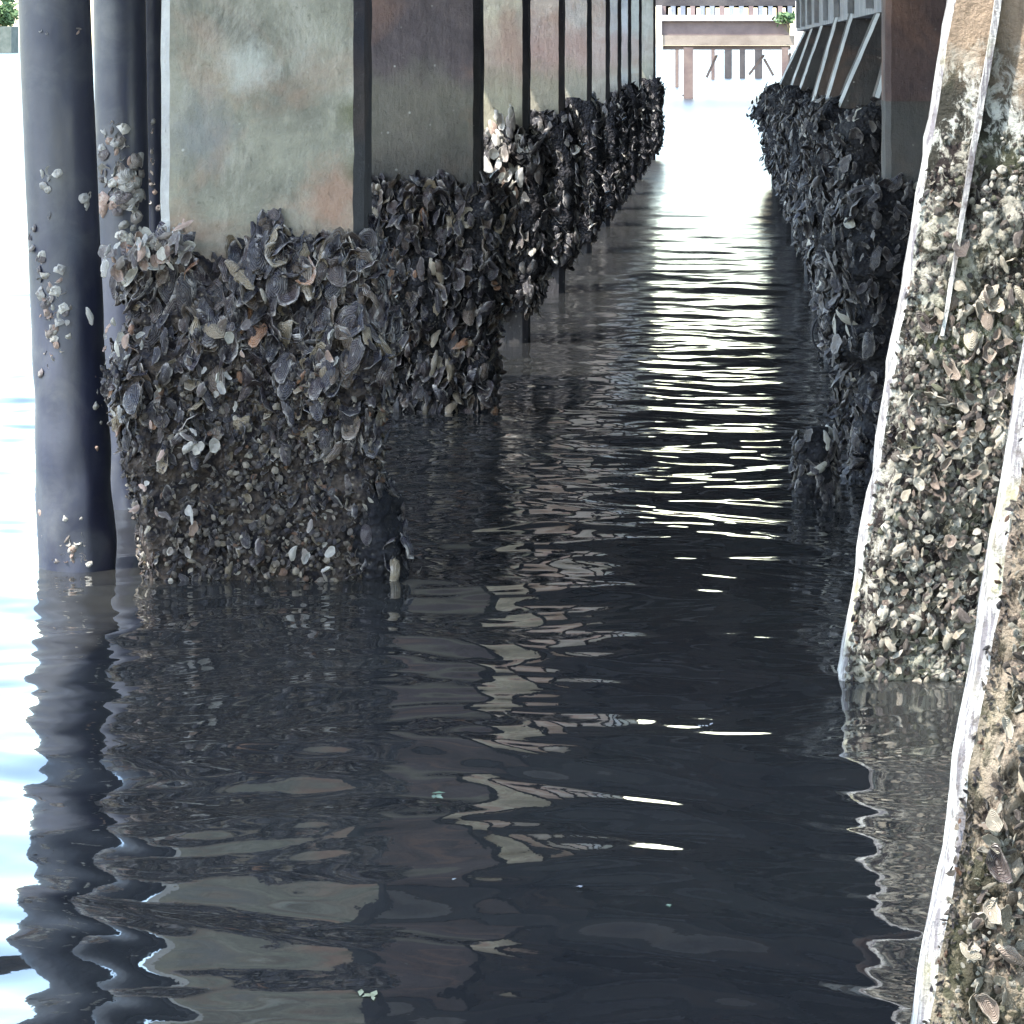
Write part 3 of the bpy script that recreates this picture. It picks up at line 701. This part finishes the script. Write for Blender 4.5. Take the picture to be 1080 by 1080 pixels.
xs_ = list(np.arange(-3.2, 1.9, .0135))
l = [-3.2]; st = .05
while l[-1] > -1500: l.append(l[-1]-st); st *= 1.22
r = [xs_[-1]]; st = .05
while r[-1] < 1500: r.append(r[-1]+st); st *= 1.22
xs_ = l[:0:-1]+xs_+r[1:]
ya = np.array(ys); xa = np.array(xs_)
dy = np.gradient(ya); dx = np.gradient(xa)
Xg, Yg = np.meshgrid(xa, ya)
DYg = np.repeat(dy[:, None], len(xa), 1); DXg = np.repeat(dx[None, :], len(ya), 0)
rg = np.random.default_rng(11)
Hh = np.zeros_like(Xg)
wx = Xg+.05*np.sin(Yg*2.1+1)+.06*np.sin(Yg*5.3+Xg*2.2); wy = Yg+.07*np.sin(Xg*3.1+.5)+.05*np.sin(Xg*6.7+Yg*1.9+2)
N_ = 46
for k in range(N_):
    lam = .085*(1.05/.085)**rg.random(); th = rg.normal(.12, .42)
    if lam < .22: th = rg.normal(.05, .68)
    if rg.random() < .15: th = rg.uniform(-1.5, 1.5)
    sl = .0112*(.86 if lam > .24 else 1); fy = 1.0 if lam > .24 else np.clip((Yg-3)/7, .42, 1.25)
    kk = 2*np.pi/lam; ph = rg.uniform(0, 6.28)
    kx, ky = kk*math.sin(th), kk*math.cos(th)
    samp = np.maximum(np.abs(ky)*DYg, np.abs(kx)*DXg)/(2*np.pi)       # cells per wave
    att = np.clip((.30-samp)/.15, 0, 1)
    A = sl/kk
    Hh += A*fy*att*np.sin(kx*wx+ky*wy+ph)
Hh *= .95+.35*np.sin(Xg*1.3+Yg*.9)*np.sin(Yg*.6+.4)
V = np.stack([Xg, Yg, Hh], -1).reshape(-1, 3)
m = len(xa); nI = len(ya)
idx = np.arange(m*nI).reshape(nI, m)
Q = np.stack([idx[:-1, :-1], idx[:-1, 1:], idx[1:, 1:], idx[1:, :-1]], -1).reshape(-1, 4)
tag(link('water', mesh_np('water', V, Q), WATER), kind='structure')
BED = plain('seabed', (.05, .045, .04), (.09, .08, .07))
tag(link('seabed', mesh_np('seabed', [(-1600, -1600, -2.5), (1600, -1600, -2.5), (1600, 3000, -2.5), (-1600, 3000, -2.5)], [(0, 1, 2, 3)]), BED), kind='structure')

# floating bits
GL = plain('float_green', (.10, .17, .10), (.22, .27, .2), 60); WL = plain('float_white', (.3, .3, .31), (.45, .45, .45), 60)
YL = plain('float_straw', (.22, .22, .12), (.35, .35, .22), 60)
for (px, py, s, m_, lab) in ((461, 843, .016, GL, 'small pale green leaf scrap floating left of the channel middle'), (383, 1054, .015, YL, 'straw coloured scrap floating at the bottom left'),
                         (402, 777, .006, WL, 'tiny white speck floating in front of the oyster pile'), (706, 958, .007, GL, 'tiny green speck floating in the lower middle'),
                         (612, 938, .006, WL, 'tiny white speck floating near the lower middle'), (478, 930, .004, WL, 'faintest white speck floating below the pile reflections'),
                         (742, 768, .009, WL, 'pale flake floating in the middle of the channel')):
    d = CAMH*F/(py-HY); x = (px-HX)*d/F
    V = []; Q = []
    for k in range(6):
        a = random.uniform(0, 6.28); s = s*.86; ox, oy = random.gauss(0, s*.6), random.gauss(0, s*.9); n = len(V)
        for (r_, u_, h) in ((1, 0, .15), (0, .45, .3), (-1, 0, .15), (0, -.45, .5)):
            V.append((ox+(r_*math.cos(a)-u_*math.sin(a))*s*.8, oy+(r_*math.sin(a)+u_*math.cos(a))*s*1.6, h*s*.35+.004))
        Q.append((n, n+1, n+2, n+3))
    tag(link('floating_leaf', mesh_np('floating_leaf', V, Q, smooth=False), m_, None, (x, d, 0)), lab, 'leaf', 'scraps floating on the water')

# ------------------------------------------------------------------ light, sky, camera
EL = R(57); hx, hy = -.80, -.60
w = bpy.data.worlds.new('World'); S.world = w; w.use_nodes = True
nt_ = w.node_tree; bg = nt_.nodes['Background']; sky = nt_.nodes.new('ShaderNodeTexSky'); sky.sky_type = 'NISHITA'
sky.sun_disc = False; sky.sun_elevation = EL; sky.sun_rotation = math.atan2(hx, hy); sky.dust_density = .9; sky.air_density = 1.35; sky.ozone_density = 1.3
nt_.links.new(sky.outputs[0], bg.inputs[0]); bg.inputs[1].default_value = .15
L = bpy.data.lights.new('Sun', 'SUN'); L.energy = 2.0; L.angle = R(.5); L.color = (1, .95, .87)
lo_ = bpy.data.objects.new('Sun', L); C.objects.link(lo_)
sd = Vector((hx*math.cos(EL), hy*math.cos(EL), math.sin(EL)))
lo_.rotation_euler = sd.to_track_quat('Z', 'Y').to_euler(); lo_.location = (-5, -5, 10)
cam = bpy.data.cameras.new('Camera'); co = bpy.data.objects.new('Camera', cam); C.objects.link(co); S.camera = co
cam.sensor_width = 36; cam.sensor_fit = 'HORIZONTAL'; cam.lens = 36*F/1080
cam.shift_x = -(HX-540)/1080; cam.shift_y = -(540-HY)/1080
cam.clip_start = .1; cam.clip_end = 6000
co.location = (0, 0, CAMH); co.rotation_euler = (R(90), 0, 0)
S.view_settings.view_transform = 'Standard'; S.view_settings.look = 'None'; S.view_settings.gamma = 1
S.view_settings.exposure = 2.8
